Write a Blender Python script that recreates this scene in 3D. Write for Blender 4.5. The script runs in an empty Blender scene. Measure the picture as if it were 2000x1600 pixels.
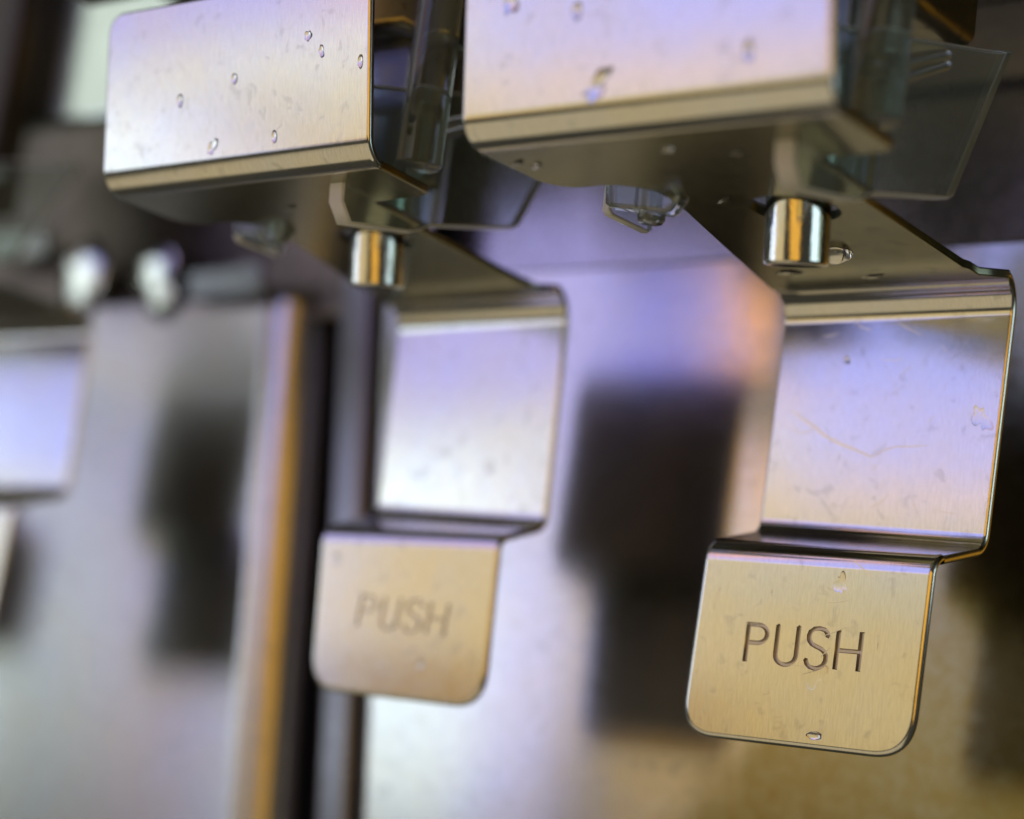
import bpy, bmesh, math, random
from mathutils import Vector, Matrix
from mathutils.geometry import tessellate_polygon
from math import sin, cos, pi, radians, tan, acos, hypot, atan2

random.seed(7)
SC = bpy.context.scene
COL = SC.collection
S = 0.06                       # metres per layout unit (the cover plates are about 43 mm wide)

# ------------------------------------------------------------------ camera
CAM = Vector((2.37099, -2.66381, -1.07201))
RIGHT = Vector((0.7786952, 0.6146701, 0.1257557))
FWD = Vector((-0.6273265, 0.7596819, 0.1713035))
UP = Vector((0.0097608, -0.2122831, 0.9771595))
FPX = 4197.83
cam_d = bpy.data.cameras.new('camera')
cam = bpy.data.objects.new('camera', cam_d); COL.objects.link(cam)
cam.matrix_world = Matrix(((RIGHT.x, UP.x, -FWD.x, CAM.x*S), (RIGHT.y, UP.y, -FWD.y, CAM.y*S),
                           (RIGHT.z, UP.z, -FWD.z, CAM.z*S), (0, 0, 0, 1)))
cam_d.sensor_width = 36.0
cam_d.lens = FPX/2000*36
cam_d.clip_start = 0.005
cam_d.clip_end = 50
cam_d.dof.use_dof = True
cam_d.dof.focus_distance = 4.02*S
cam_d.dof.aperture_fstop = 10.0
cam_d.dof.aperture_blades = 9
SC.camera = cam

# ------------------------------------------------------------------ world, exposure
W = bpy.data.worlds.new('World'); SC.world = W; W.use_nodes = True
W.node_tree.nodes['Background'].inputs[0].default_value = (0.042, 0.040, 0.030, 1)
W.node_tree.nodes['Background'].inputs[1].default_value = 1.0
SC.view_settings.view_transform = 'Standard'
SC.view_settings.look = 'None'
SC.view_settings.exposure = 0.0
SC.view_settings.gamma = 1.0
try:
    SC.cycles.use_denoising = True
    SC.cycles.sample_clamp_indirect = 6.0
    SC.cycles.max_bounces = 14
    SC.cycles.transmission_bounces = 12
except Exception:
    pass

# ------------------------------------------------------------------ added lamps out of view, coloured for their reflections in the steel
def lamp(name, x0, x1, z0, z1, y, col, L, look=None):
    d = bpy.data.lights.new(name, 'AREA'); d.shape = 'RECTANGLE'
    w, h = (x1-x0)*S, (z1-z0)*S
    d.size = w; d.size_y = h
    d.color = col; d.energy = L*pi*w*h
    o = bpy.data.objects.new(name, d); COL.objects.link(o)
    o.location = ((x0+x1)/2*S, y*S, (z0+z1)/2*S)
    if look is None:
        o.rotation_euler = (pi/2, 0, 0)
    else:
        o.rotation_euler = (Vector(look)*S - o.location).to_track_quat('-Z', 'Z').to_euler()
    return o
LAV = (0.57, 0.53, 1.0)
XA, XB = -3.80, -3.46          # ends of an added amber strip, there for its reflection in the panel
for x0, x1, z0 in ((-7.2, -4.9, 0.54), (-4.9, -4.2, 4.0), (-4.2, -4.05, 0.54), (XB, -3.1, 0.54)):
    lamp('fill_lavender', x0, x1, z0, 7.0, -4.0, LAV, 1.05)
lamp('fill_lavender', -4.05, XA, 0.54, 1.1, -4.0, LAV, 1.05)
lamp('fill_amber_strip', -4.05, XA, 1.1, 7.0, -4.0, (1.0, 0.42, 0.0), 1.5)
lamp('fill_lavender', -4.9, -4.2, 0.54, 1.0, -4.0, LAV, 1.05)
lamp('fill_deep_blue', -4.9, -4.2, 1.0, 4.0, -4.0, (0.28, 0.29, 1.0), 0.90)
lamp('fill_amber_strip', XA, XB, 0.48, 7.0, -4.0, (1.0, 0.42, 0.0), 1.8)
for x0, x1, z1 in ((-7.2, XA, 0.54), (XA, XB, 0.48), (XB, -3.1, 0.54)):
    lamp('fill_white', x0, x1, 0.30, z1, -4.02, (0.95, 0.96, 0.92), 1.05)
lamp('fill_cream', -4.75, -3.1, 0.06, 0.30, -4.04, (1.0, 0.88, 0.58), 0.92)
lamp('fill_blue', -3.1, -0.8, 0.55, 4.6, -4.01, (0.40, 0.44, 1.0), 1.25)
lamp('fill_lilac', -3.1, -0.8, 0.14, 0.55, -4.015, (0.56, 0.54, 1.0), 1.18)
lamp('fill_peach', -3.1, -0.8, -0.10, 0.14, -4.03, (1.0, 0.78, 0.78), 0.98)
lamp('fill_straw', -3.1, -0.8, -0.40, -0.10, -4.05, (0.96, 0.92, 0.64), 0.62)
lamp('fill_gold', -3.1, -0.8, -1.2, -0.40, -4.05, (1.0, 0.76, 0.34), 0.66)
lamp('fill_tan', -5.0, -3.1, -0.78, 0.06, -4.055, (1.0, 0.77, 0.40), 0.76)
lamp('fill_brown', -4.6, -3.1, -1.3, -0.78, -4.06, (1.0, 0.55, 0.10), 0.42)
lamp('fill_pale_blue', -5.6, -5.0, -1.3, 0.30, -4.065, (0.66, 0.64, 1.0), 1.4)
lamp('fill_pale_cyan', -7.6, -5.6, -1.3, 0.30, -4.07, (0.86, 1.0, 1.0), 1.65)  # added pale field, reflected low in the right panel
lamp('fill_far_grey', -13, -7.2, 0.85, 2.2, -4.08, (0.92, 0.82, 0.90), 0.66)
lamp('fill_far_high', -14, -7.2, 2.2, 5.6, -4.08, (0.94, 1.0, 0.94), 0.80)
lamp('fill_far_blue', -10.3, -7.2, 0.10, 0.85, -4.09, (0.36, 0.40, 1.0), 1.25)
lamp('fill_far_lilac', -8.3, -7.6, -1.3, 0.10, -4.095, (0.70, 0.62, 1.0), 1.05)
lamp('fill_far_pink', -9.0, -8.3, -1.3, 0.10, -4.095, (1.0, 0.76, 0.68), 0.92)
lamp('fill_far_green', -9.9, -9.0, -1.3, 0.10, -4.10, (0.84, 1.0, 0.84), 0.92)
lamp('fill_far_white', -12.6, -10.4, -1.3, 0.85, -4.10, (0.86, 1.0, 0.96), 2.6)  # added bright field for the glints on the left ledge
lamp('fill_amber', -0.4, 4.8, -1.2, 1.5, -5.0, (1.0, 0.50, 0.05), 0.95, (0, 1, 0))  # added behind the camera for gold rims, tubes and panel edge
lamp('fill_cool_side', 4.6, 6.4, -1.0, 1.6, 1.0, (0.72, 0.95, 1.0), 1.5, (0, 0.6, 0))  # added for cool stripes on the tubes and plastic edges
lo = lamp('fill_from_below', -4.5, 1.0, -1.9, 1.9, -2.0, (1.0, 0.83, 0.50), 0.42)     # added warm fill for the bends, lies flat below, shining up
lo.location = (-1.75*S, -1.7*S, -2.1*S); lo.rotation_euler = (pi, 0, 0)

# ------------------------------------------------------------------ projection helpers
def ray(u, v): return RIGHT*((u-1000)/FPX) + FWD - UP*((v-800)/FPX)
def on_plane(u, v, p, n):
    d = ray(u, v); t = (Vector(p)-CAM).dot(n)/d.dot(n); return CAM + d*t
def at_z(u, v, z): return on_plane(u, v, (0, 0, z), Vector((0, 0, 1)))
def at_y(u, v, y): return on_plane(u, v, (0, y, 0), Vector((0, 1, 0)))
def at_x(u, v, x): return on_plane(u, v, (x, 0, 0), Vector((1, 0, 0)))

# ------------------------------------------------------------------ materials
def mat_new(name):
    m = bpy.data.materials.new(name); m.use_nodes = True
    nt = m.node_tree; b = nt.nodes['Principled BSDF']
    return m, nt, b
def N(nt, t, **kw):
    n = nt.nodes.new(t)
    for k, v in kw.items(): setattr(n, k, v)
    return n
def ramp(nt, pts):
    r = N(nt, 'ShaderNodeValToRGB'); e = r.color_ramp.elements
    while len(e) < len(pts): e.new(0.5)
    for i, (p, c) in enumerate(pts):
        e[i].position = p; e[i].color = c if len(c) == 4 else (*c, 1)
    return r
OLIVE_REFL_X = -0.027  # where the olive reflection painted into the panel colour begins
def steel(name, tint_a, tint_b, rough, streak=(1.0, 0.055, 0.055), bump=0.12, rvar=0.08, density=5200, blotch=0.5, stain=0.0, film=None, smear=0.0, axis=2):
    m, nt, b = mat_new(name); L = nt.links.new
    b.inputs['Metallic'].default_value = 1.0
    if smear:      # brushed sideways: reflections smear up and down
        b.inputs['Anisotropic'].default_value = smear
        cx = N(nt, 'ShaderNodeCombineXYZ'); cx.inputs[axis].default_value = 1.0
        L(cx.outputs[0], b.inputs['Tangent'])
    tc = N(nt, 'ShaderNodeTexCoord')
    mp = N(nt, 'ShaderNodeMapping'); mp.inputs['Scale'].default_value = streak
    L(tc.outputs['Object'], mp.inputs['Vector'])
    n1 = N(nt, 'ShaderNodeTexNoise'); n1.inputs['Scale'].default_value = density; n1.inputs['Detail'].default_value = 3; n1.inputs['Roughness'].default_value = 0.65
    L(mp.outputs[0], n1.inputs['Vector'])
    n2 = N(nt, 'ShaderNodeTexNoise'); n2.inputs['Scale'].default_value = 85; n2.inputs['Detail'].default_value = 4; n2.inputs['Roughness'].default_value = 0.6
    L(tc.outputs['Object'], n2.inputs['Vector'])
    n3 = N(nt, 'ShaderNodeTexNoise'); n3.inputs['Scale'].default_value = 420; n3.inputs['Detail'].default_value = 5; n3.inputs['Distortion'].default_value = 0.6
    L(tc.outputs['Object'], n3.inputs['Vector'])
    rc = ramp(nt, [(0.34, tint_a), (0.66, tint_b)])
    L(n2.outputs['Fac'], rc.inputs['Fac'])
    # worn, dried-on spots
    rs = ramp(nt, [(0.60, (1, 1, 1)), (0.68, (1-stain,)*3)])
    L(n3.outputs['Fac'], rs.inputs['Fac'])
    mx = N(nt, 'ShaderNodeMix', data_type='RGBA', blend_type='MULTIPLY'); mx.inputs[0].default_value = 1.0
    L(rc.outputs[0], mx.inputs[6]); L(rs.outputs[0], mx.inputs[7])
    # fine brushed light/dark grain
    rg = ramp(nt, [(0.30, (0.92, 0.92, 0.92)), (0.70, (1.05, 1.05, 1.05))])
    L(n1.outputs['Fac'], rg.inputs['Fac'])
    mx2 = N(nt, 'ShaderNodeMix', data_type='RGBA', blend_type='MULTIPLY'); mx2.inputs[0].default_value = 1.0
    L(mx.outputs[2], mx2.inputs[6]); L(rg.outputs[0], mx2.inputs[7])
    if film is not None:      # olive-brown reflection painted into the right-hand end, with a ragged edge
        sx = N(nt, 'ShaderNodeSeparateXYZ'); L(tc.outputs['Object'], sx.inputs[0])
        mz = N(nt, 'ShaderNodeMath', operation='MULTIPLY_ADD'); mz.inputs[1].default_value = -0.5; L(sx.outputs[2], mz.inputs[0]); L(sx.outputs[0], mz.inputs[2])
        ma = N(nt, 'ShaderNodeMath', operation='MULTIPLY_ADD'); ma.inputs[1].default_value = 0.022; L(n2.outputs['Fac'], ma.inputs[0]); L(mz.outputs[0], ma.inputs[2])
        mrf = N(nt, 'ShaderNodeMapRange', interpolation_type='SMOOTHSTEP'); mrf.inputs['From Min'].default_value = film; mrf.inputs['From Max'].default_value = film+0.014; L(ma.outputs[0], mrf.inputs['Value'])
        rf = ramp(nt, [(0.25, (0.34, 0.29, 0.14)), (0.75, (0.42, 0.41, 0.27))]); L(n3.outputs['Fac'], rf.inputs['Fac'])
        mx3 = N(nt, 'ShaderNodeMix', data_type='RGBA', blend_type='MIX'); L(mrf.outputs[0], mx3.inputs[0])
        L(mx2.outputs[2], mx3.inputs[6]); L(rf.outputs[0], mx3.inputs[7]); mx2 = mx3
    L(mx2.outputs[2], b.inputs['Base Color'])
    mr = N(nt, 'ShaderNodeMapRange'); mr.inputs['To Min'].default_value = max(0.02, rough-rvar); mr.inputs['To Max'].default_value = rough+rvar
    L(n3.outputs['Fac'], mr.inputs['Value'])
    L(mr.outputs[0], b.inputs['Roughness'])
    bp = N(nt, 'ShaderNodeBump'); bp.inputs['Strength'].default_value = bump; bp.inputs['Distance'].default_value = 0.00004
    L(n1.outputs['Fac'], bp.inputs['Height'])
    bp2 = N(nt, 'ShaderNodeBump'); bp2.inputs['Strength'].default_value = blotch; bp2.inputs['Distance'].default_value = 0.00004
    L(n2.outputs['Fac'], bp2.inputs['Height']); L(bp.outputs[0], bp2.inputs['Normal'])
    L(bp2.outputs[0], b.inputs['Normal'])
    return m
M_LEVER = steel('brushed_lever_steel', (0.82, 0.785, 0.71), (0.78, 0.78, 0.81), 0.155, smear=0.65, axis=0, streak=(1.0, 0.10, 0.10), density=7000, stain=0.13, rvar=0.045, blotch=0.18, bump=0.09)
M_PANEL = steel('worn_panel_steel', (0.80, 0.77, 0.74), (0.76, 0.76, 0.80), 0.18, smear=0.80, rvar=0.04, streak=(0.05, 1, 1), density=2600, bump=0.12, blotch=0.45, stain=0.12, film=OLIVE_REFL_X)
M_PANEL_B = steel('dull_panel_steel', (0.72, 0.70, 0.67), (0.70, 0.70, 0.74), 0.24, smear=0.85, rvar=0.04, streak=(0.05, 1, 1), density=2600, bump=0.12, blotch=0.45, stain=0.15)
M_SHEET = steel('tinted_sheet_steel', (0.66, 0.65, 0.76), (0.60, 0.58, 0.66), 0.26, smear=0.6, film=0.0275, streak=(0.05, 1, 1), density=2600, bump=0.15, blotch=1.0, stain=0.12)  # olive reflection painted into its right-hand part, set by film
M_POST = steel('grey_post_steel', (0.30, 0.30, 0.34), (0.26, 0.26, 0.29), 0.30)
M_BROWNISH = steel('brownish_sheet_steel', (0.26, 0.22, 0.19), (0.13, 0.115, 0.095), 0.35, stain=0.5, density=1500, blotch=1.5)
M_DARK = steel('dark_housing_steel', (0.36, 0.35, 0.30), (0.28, 0.28, 0.27), 0.32, stain=0.3, density=1500)
M_PIN = steel('polished_tube_steel', (0.80, 0.78, 0.74), (0.78, 0.78, 0.79), 0.09, streak=(1, 1, 0.03), density=3000, bump=0.5, stain=0.0)
M_ARM = steel('shaded_underside_steel', (0.35, 0.345, 0.24), (0.29, 0.29, 0.22), 0.20, streak=(0.10, 1.0, 0.10), density=5000, stain=0.25, rvar=0.06, blotch=0.25, bump=0.08)  # lever steel with the underside's shade put into its colour
M_BACK = steel('darkened_sheet_back', (0.105, 0.085, 0.05), (0.075, 0.065, 0.045), 0.45, stain=0.3, density=1500)  # shade on the lever backs put into the colour, for dark mirror images
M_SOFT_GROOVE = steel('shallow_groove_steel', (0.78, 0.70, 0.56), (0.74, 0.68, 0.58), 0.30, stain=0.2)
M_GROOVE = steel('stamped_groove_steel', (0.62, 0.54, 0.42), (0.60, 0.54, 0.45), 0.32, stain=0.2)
def clear(name, col, rough, ior, trans=1.0):
    m, nt, b = mat_new(name)
    b.inputs['Base Color'].default_value = (*col, 1)
    b.inputs['Transmission Weight'].default_value = trans
    b.inputs['Roughness'].default_value = rough
    b.inputs['IOR'].default_value = ior
    tc = N(nt, 'ShaderNodeTexCoord'); n = N(nt, 'ShaderNodeTexNoise'); n.inputs['Scale'].default_value = 300; n.inputs['Detail'].default_value = 3
    nt.links.new(tc.outputs['Object'], n.inputs['Vector'])
    bp = N(nt, 'ShaderNodeBump'); bp.inputs['Strength'].default_value = 0.12; bp.inputs['Distance'].default_value = 0.0001
    nt.links.new(n.outputs['Fac'], bp.inputs['Height']); nt.links.new(bp.outputs[0], b.inputs['Normal'])
    return m
M_CLEAR = clear('clear_plastic', (0.84, 0.94, 0.91), 0.03, 1.45, 0.91)
M_FROST = clear('frosted_plastic_edge', (0.98, 1.0, 1.0), 0.30, 1.45, 0.30)
M_WATER = clear('water', (1, 1, 1), 0.0, 1.333)
def paint(name, col, rough, metal=0.0):
    m, nt, b = mat_new(name)
    tc = N(nt, 'ShaderNodeTexCoord'); n = N(nt, 'ShaderNodeTexNoise'); n.inputs['Scale'].default_value = 120; n.inputs['Detail'].default_value = 5
    nt.links.new(tc.outputs['Object'], n.inputs['Vector'])
    r = ramp(nt, [(0.3, tuple(c*0.88 for c in col)), (0.7, col)])
    nt.links.new(n.outputs['Fac'], r.inputs['Fac']); nt.links.new(r.outputs[0], b.inputs['Base Color'])
    b.inputs['Roughness'].default_value = rough; b.inputs['Metallic'].default_value = metal
    return m
M_WHITE = paint('pale_satin_metal', (0.86, 0.96, 0.85), 0.22, 1.0)
M_BLACK = paint('black_rubber', (0.02, 0.02, 0.018), 0.5)
M_BROWN = paint('dark_brown_plastic', (0.045, 0.032, 0.015), 0.35)
M_HAIR = paint('bright_scratch', (1.0, 0.93, 0.80), 0.25, 1.0)

# ------------------------------------------------------------------ mesh builder with its own normals
class MB:
    def __init__(s, back=None, edge=None): s.v = []; s.n = []; s.f = []; s.back = [back] if back else None; s.edge = edge; s.under = False
    def add(s, p, n): s.v.append(Vector(p)); s.n.append(Vector(n).normalized()); return len(s.v)-1
    def face(s, *i): s.f.append(tuple(i))
    def build(s, name, mat, parent=None, origin=None, kind=None):
        o3 = Vector(origin) if origin is not None else Vector((0, 0, 0))
        me = bpy.data.meshes.new(name)
        me.from_pydata([((p-o3)*S)[:] for p in s.v], [], s.f)
        for p in me.polygons: p.use_smooth = True
        me.update()
        # make every face agree with the stored normals
        flip = []
        for p in me.polygons:
            nn = Vector((0, 0, 0))
            for vi in p.vertices: nn += s.n[vi]
            if nn.dot(p.normal) < 0: flip.append(p.index)
        if flip:
            bm = bmesh.new(); bm.from_mesh(me); bm.faces.ensure_lookup_table()
            bmesh.ops.reverse_faces(bm, faces=[bm.faces[i] for i in flip]); bm.to_mesh(me); bm.free()
        me.normals_split_custom_set_from_vertices([n[:] for n in s.n])
        me.materials.append(mat)
        if s.edge:
            me.materials.append(s.edge[0])
            for p in me.polygons:
                if abs(p.normal.dot(s.edge[1])) < 0.85: p.material_index = 1
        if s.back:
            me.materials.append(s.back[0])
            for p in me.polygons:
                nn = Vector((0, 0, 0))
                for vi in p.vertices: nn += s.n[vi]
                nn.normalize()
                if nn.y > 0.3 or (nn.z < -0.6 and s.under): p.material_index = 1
        ob = bpy.data.objects.new(name, me); COL.objects.link(ob)
        if parent is not None:
            ob.parent = parent
        else:
            ob.location = o3*S
        if kind: ob['kind'] = kind
        return ob
def tag(o, label=None, cat=None, group=None, kind=None):
    if label: o['label'] = label
    if cat: o['category'] = cat
    if group: o['group'] = group
    if kind: o['kind'] = kind
    return o
def empty(name, loc):
    o = bpy.data.objects.new(name, None); COL.objects.link(o); o.location = Vector(loc)*S
    o.empty_display_size = 0.005
    return o

PH = [0, 0.25, 0.5, 0.75, 1.0]      # steps round a sheet's rounded edge
def ring_profile(h, bev):
    out = []; bz = min(bev, h)
    for sg, seq in ((1, PH), (-1, list(reversed(PH)))):
        for t in seq:
            a = t*pi/2; cn, co = cos(a)*bev, sin(a)*bz; l = hypot(cn, co)
            out.append((bev*(1-sin(a)), sg*(h-bz*(1-cos(a))), sg*cn/l, co/l))
    return out                      # inset, height, n part, outward part
def area2(pl): return sum(pl[i][0]*pl[(i+1) % len(pl)][1]-pl[(i+1) % len(pl)][0]*pl[i][1] for i in range(len(pl)))/2
def inset_poly(pl, d, joined=()):
    n = len(pl); out = []
    for i in range(n):
        p0, p1, p2 = Vector(pl[i-1]), Vector(pl[i]), Vector(pl[(i+1) % n])
        d1 = (p1-p0).normalized(); d2 = (p2-p1).normalized()
        a = 0 if (i-1) % n in joined else d
        b = 0 if i in joined else d
        n1 = Vector((-d1.y, d1.x)); n2 = Vector((-d2.y, d2.x))
        c = d1.x*d2.y-d1.y*d2.x
        if abs(c) < 0.02:
            q = p1+(n1*a+n2*b)/2
        else:
            A = p0+n1*a; B = p1+n2*b
            t = ((B-A).x*d2.y-(B-A).y*d2.x)/c
            q = A+d1*t
        out.append((q.x, q.y))
    return out
def out_dirs(pl, joined=()):
    n = len(pl); r = []
    for i in range(n):
        p0, p1, p2 = Vector(pl[i-1]), Vector(pl[i]), Vector(pl[(i+1) % n])
        d1 = (p1-p0).normalized(); d2 = (p2-p1).normalized()
        v = Vector((0, 0))
        if (i-1) % n not in joined: v += Vector((d1.y, -d1.x))
        if i not in joined: v += Vector((d2.y, -d2.x))
        r.append(v.normalized() if v.length > 1e-9 else Vector((0, 0)))
    return r
def plate(mb, pl, joined, O, ea, eb, en, h, bev, holes=(), fine=None):
    """Sheet of thickness 2h, outline pl counter-clockwise in (ea, eb), rounded edges, open on the joined edges."""
    if area2(pl) < 0: raise ValueError('outline winding')
    def P(q, z): return O+ea*q[0]+eb*q[1]+en*z
    n = len(pl); od = out_dirs(pl, joined); rings = []
    for ins, z, cn, co in ring_profile(h, bev):
        q = inset_poly(pl, ins, joined) if ins > 1e-9 else pl
        rings.append([mb.add(P(q[i], z), en*cn+(ea*od[i].x+eb*od[i].y)*co if od[i].length > 0 else en*(1 if cn >= 0 else -1)) for i in range(n)])
    for a, b in zip(rings, rings[1:]):
        for i in range(n):
            if i in joined: continue
            j = (i+1) % n
            mb.face(a[i], a[j], b[j], b[i])
    for side, ring in ((1, rings[0]), (-1, rings[-1])):
        q = inset_poly(pl, bev, joined)
        loops = [[Vector((x, y, 0)) for x, y in q]]; idx = list(ring)
        for hl in holes:
            if side > 0 or hl.get('through'):
                loops.append([Vector((x, y, 0)) for x, y in hl['loop']])
                ids = [mb.add(P(p, h*side), en*side) for p in hl['loop']]
                hl['ids_front' if side > 0 else 'ids_back'] = ids
                idx += ids
        for t in tessellate_polygon(loops):
            mb.face(*[idx[k] for k in t])
    for hl in holes:
        if hl.get('through'):
            m = len(hl['loop']); cx = sum(p[0] for p in hl['loop'])/m; cy = sum(p[1] for p in hl['loop'])/m
            r1 = []; r2 = []
            for p in hl['loop']:
                w = (ea*(cx-p[0])+eb*(cy-p[1]))
                r1.append(mb.add(P(p, h), w)); r2.append(mb.add(P(p, -h), w))
            for i in range(m):
                j = (i+1) % m; mb.face(r1[i], r1[j], r2[j], r2[i])
def fillet(A, B, C, r, n=10):
    d1 = (B-A).normalized(); d2 = (C-B).normalized(); th = acos(max(-1, min(1, d1.dot(d2))))
    t = r*tan(th/2); p0 = B-d1*t
    w = (d2-d1*d1.dot(d2)).normalized()
    ctr = p0+w*r; pts = []; tg = []
    for i in range(n+1):
        a = th*i/n
        pts.append(ctr-w*r*cos(a)+d1*r*sin(a)); tg.append(d1*cos(a)+w*sin(a))
    return pts, tg
def bend(mb, Ls, Rs, tgs, h, bev):
    rows = []
    for Lp, Rp, tg in zip(Ls, Rs, tgs):
        x = (Rp-Lp).normalized(); nn = x.cross(-tg).normalized()
        prof = ring_profile(h, bev); row = []
        for ins, z, cn, co in prof: row.append(mb.add(Rp-x*ins+nn*z, nn*cn+x*co))
        for ins, z, cn, co in reversed(prof): row.append(mb.add(Lp+x*ins+nn*z, nn*cn-x*co))
        rows.append(row)
    m = len(rows[0])
    for a, b in zip(rows, rows[1:]):
        for i in range(m):
            j = (i+1) % m; mb.face(a[i], a[j], b[j], b[i])
def arc2(cx, cy, r, a0, a1, n=8):
    return [(cx+r*cos(a0+(a1-a0)*i/n), cy+r*sin(a0+(a1-a0)*i/n)) for i in range(n+1)]

# ------------------------------------------------------------------ lettering outlines (unit cap height)
def stroke(path, w):
    n = len(path); L = []; R = []
    for i in range(n):
        a = Vector(path[max(i-1, 0)]); b = Vector(path[min(i+1, n-1)]); d = (b-a).normalized(); p = Vector(path[i])
        nn = Vector((-d.y, d.x)); L.append(p+nn*w); R.append(p-nn*w)
    d0 = (Vector(path[1])-Vector(path[0])).normalized(); d1 = (Vector(path[-1])-Vector(path[-2])).normalized()
    cap1 = [Vector(path[-1])+d1*w*0.8]; cap0 = [Vector(path[0])-d0*w*0.8]
    pl = [tuple(p) for p in R+cap1+L[::-1]+cap0]
    return pl if area2(pl) > 0 else pl[::-1]
def letters(w=0.060):
    out = []
    # P : outer loop and counter
    r = 0.225; cx, cy = 0.26, 1-r-w*0
    outer = [(-w, 0), (w, 0), (w, 0.52-w)]
    outer += arc2(cx, 0.76, 0.24+w, -pi/2, pi/2, 12)
    outer += [(-w, 1.0+w)]
    inner = [(w, 0.52+w)]+arc2(cx, 0.76, 0.24-w, -pi/2, pi/2, 12)+[(w, 1.0-w)]
    out.append(('P', 0.0, outer, inner))
    U = [(0, 1.03), (0, 0.5), (0, 0.27)]+arc2(0.26, 0.27, 0.26, pi, 2*pi, 14)[1:]+[(0.52, 0.5), (0.52, 1.03)]
    out.append(('U', 0.76, stroke(U, w), None))
    Sp = [(0.50, 0.83), (0.47, 0.93), (0.40, 1.0), (0.28, 1.03), (0.15, 1.01), (0.06, 0.93), (0.03, 0.82), (0.05, 0.70), (0.12, 0.61), (0.24, 0.55),
          (0.36, 0.50), (0.46, 0.42), (0.50, 0.31), (0.50, 0.19), (0.45, 0.08), (0.36, 0.01), (0.25, -0.02), (0.13, 0.01), (0.05, 0.09), (0.01, 0.20)]
    out.append(('S', 1.52, stroke(Sp, w), None))
    H = [(-w, 0), (w, 0), (w, 0.5-w), (0.56-w, 0.5-w), (0.56-w, 0), (0.56+w, 0), (0.56+w, 1.02), (0.56-w, 1.02), (0.56-w, 0.5+w), (w, 0.5+w), (w, 1.02), (-w, 1.02)]
    out.append(('H', 2.27, H, None))
    return out

# ------------------------------------------------------------------ the three push levers
H_T = 0.0085; BEV = 0.008
NPITCH_T, NPITCH_M, NPITCH_P = -0.205, -0.040, -0.030
def nrm(pitch, yaw): 
    v = Vector((0, -cos(pitch), sin(pitch))); return Matrix.Rotation(yaw, 3, 'Z') @ v
MODEL = dict(Tbl=(0, 0, 0), Tbr=(0.72, 0, 0), Ttl=(-0.03, -0.0143, 0.365), Ttr=(0.69, -0.0143, 0.365), Mtl=(0.032, 0.9986, 0), Mtr=(0.536, 0.9986, 0),
             Mbl=(0.018, 1.018, -0.518), Mbr=(0.520, 1.018, -0.518), Ptl=(0.006, 0.857, -0.57), Ptr=(0.511, 0.857, -0.57), Pbl=(-0.024, 0.899, -0.936), Pbr=(0.481, 0.899, -0.936))
PLACE = [(0, 0, 0, 0), (-1.0575, 0.0713, 0.0339, 0.0566), (-2.9098, 0.186, 0.0856, 0.0), (-3.97, 0.23, 0.11, 0.0)]
PIX = [dict(Tbl=(905, 275), Tbr=(1632, 195), Mtl=(1541, 575), Mtr=(1991, 553), Mbl=(1484, 1042), Mbr=(1928, 1077), Ptl=(1383, 1066), Ptr=(1831, 1094), Pbl=(1331, 1434), Pbr=(1783, 1488),
            Ttl=(917, -130), Ttr=(1634, -330)),
       dict(Tbl=(204, 369), Tbr=(726, 308), Mtl=(786, 600), Mtr=(1115, 578), Mbl=(738, 1008), Mbr=(1068, 1031), Ptl=(632, 1038), Ptr=(981, 1053), Pbl=(608, 1345), Pbr=(946, 1387),
            Ttl=(218, 30), Ttr=(730, -62)),
       {}, {}]
LETTERPX = [((1454, 1292), (1675, 1312), (1463, 1219)), ((697, 1222), (866, 1241), (709, 1164)), None, None]
LABELS = ['sharply focused brushed steel push lever, largest and nearest, pin hole in its arm',
          'slightly blurred steel push lever standing before the gap between the two back panels',
          'badly blurred steel push lever cut off by the photo edge, bluish middle plate',
          'steel push lever seen only as a dark mirror image at the photo edge']
ARM_L = [(0.0035, 0.200), (0.012, 0.222), (0.026, 0.240), (0.048, 0.251), (0.075, 0.254), (0.107, 0.253), (0.140, 0.262), (0.168, 0.284), (0.183, 0.312), (0.182, 0.345), (0.168, 0.417), (0.034, 0.915)]
ARM_R = [(0.500, 0.905), (0.502, 0.865), (0.496, 0.851), (0.520, 0.456), (0.536, 0.232), (0.545, 0.222), (0.690, 0.213), (0.702, 0.207), (0.707, 0.196)]
levers = []
def corners(k):
    px, py, pz, yaw = PLACE[k]
    rot = Matrix.Rotation(yaw, 3, 'Z')
    C = {n: rot @ Vector(p)+Vector((px, py, pz)) for n, p in MODEL.items()}
    X = PIX[k]; zz = Vector((0, 0, 1))
    for n in ('Tbl', 'Tbr', 'Mtl', 'Mtr'):
        if n in X: C[n] = on_plane(*X[n], (0, 0, pz), zz)
        C[n].z = pz
    def tilt(top, names, pitch, ref=None):
        L, Rr = C[top[0]], C[top[1]]
        ex = (Rr-L).normalized(); base = (L+Rr)/2 if ref is None else ref
        up = Vector((0, sin(pitch), cos(pitch))); n = ex.cross(up).normalized()
        for m in names:
            if m in X: C[m] = on_plane(*X[m], base, n)
            else: C[m] = C[m]-n*(C[m]-base).dot(n)
    tilt(('Tbl', 'Tbr'), ('Ttl', 'Ttr'), NPITCH_T)
    tilt(('Mtl', 'Mtr'), ('Mbl', 'Mbr'), NPITCH_M)
    ref = (C['Ptl']+C['Ptr'])/2
    tilt(('Ptl', 'Ptr'), ('Ptl', 'Ptr', 'Pbl', 'Pbr'), NPITCH_P, ref)
    return C
def frame(L0, R0, L1, R1):
    """ea to the right, eb back up the sheet, en the visible side, from the start edge L0-R0 and the end edge L1-R1"""
    ea = (R0-L0).normalized(); d = ((L1+R1)/2-(L0+R0)/2); d = (d-ea*d.dot(ea)).normalized()
    return ea, -d, ea.cross(-d)
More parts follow.
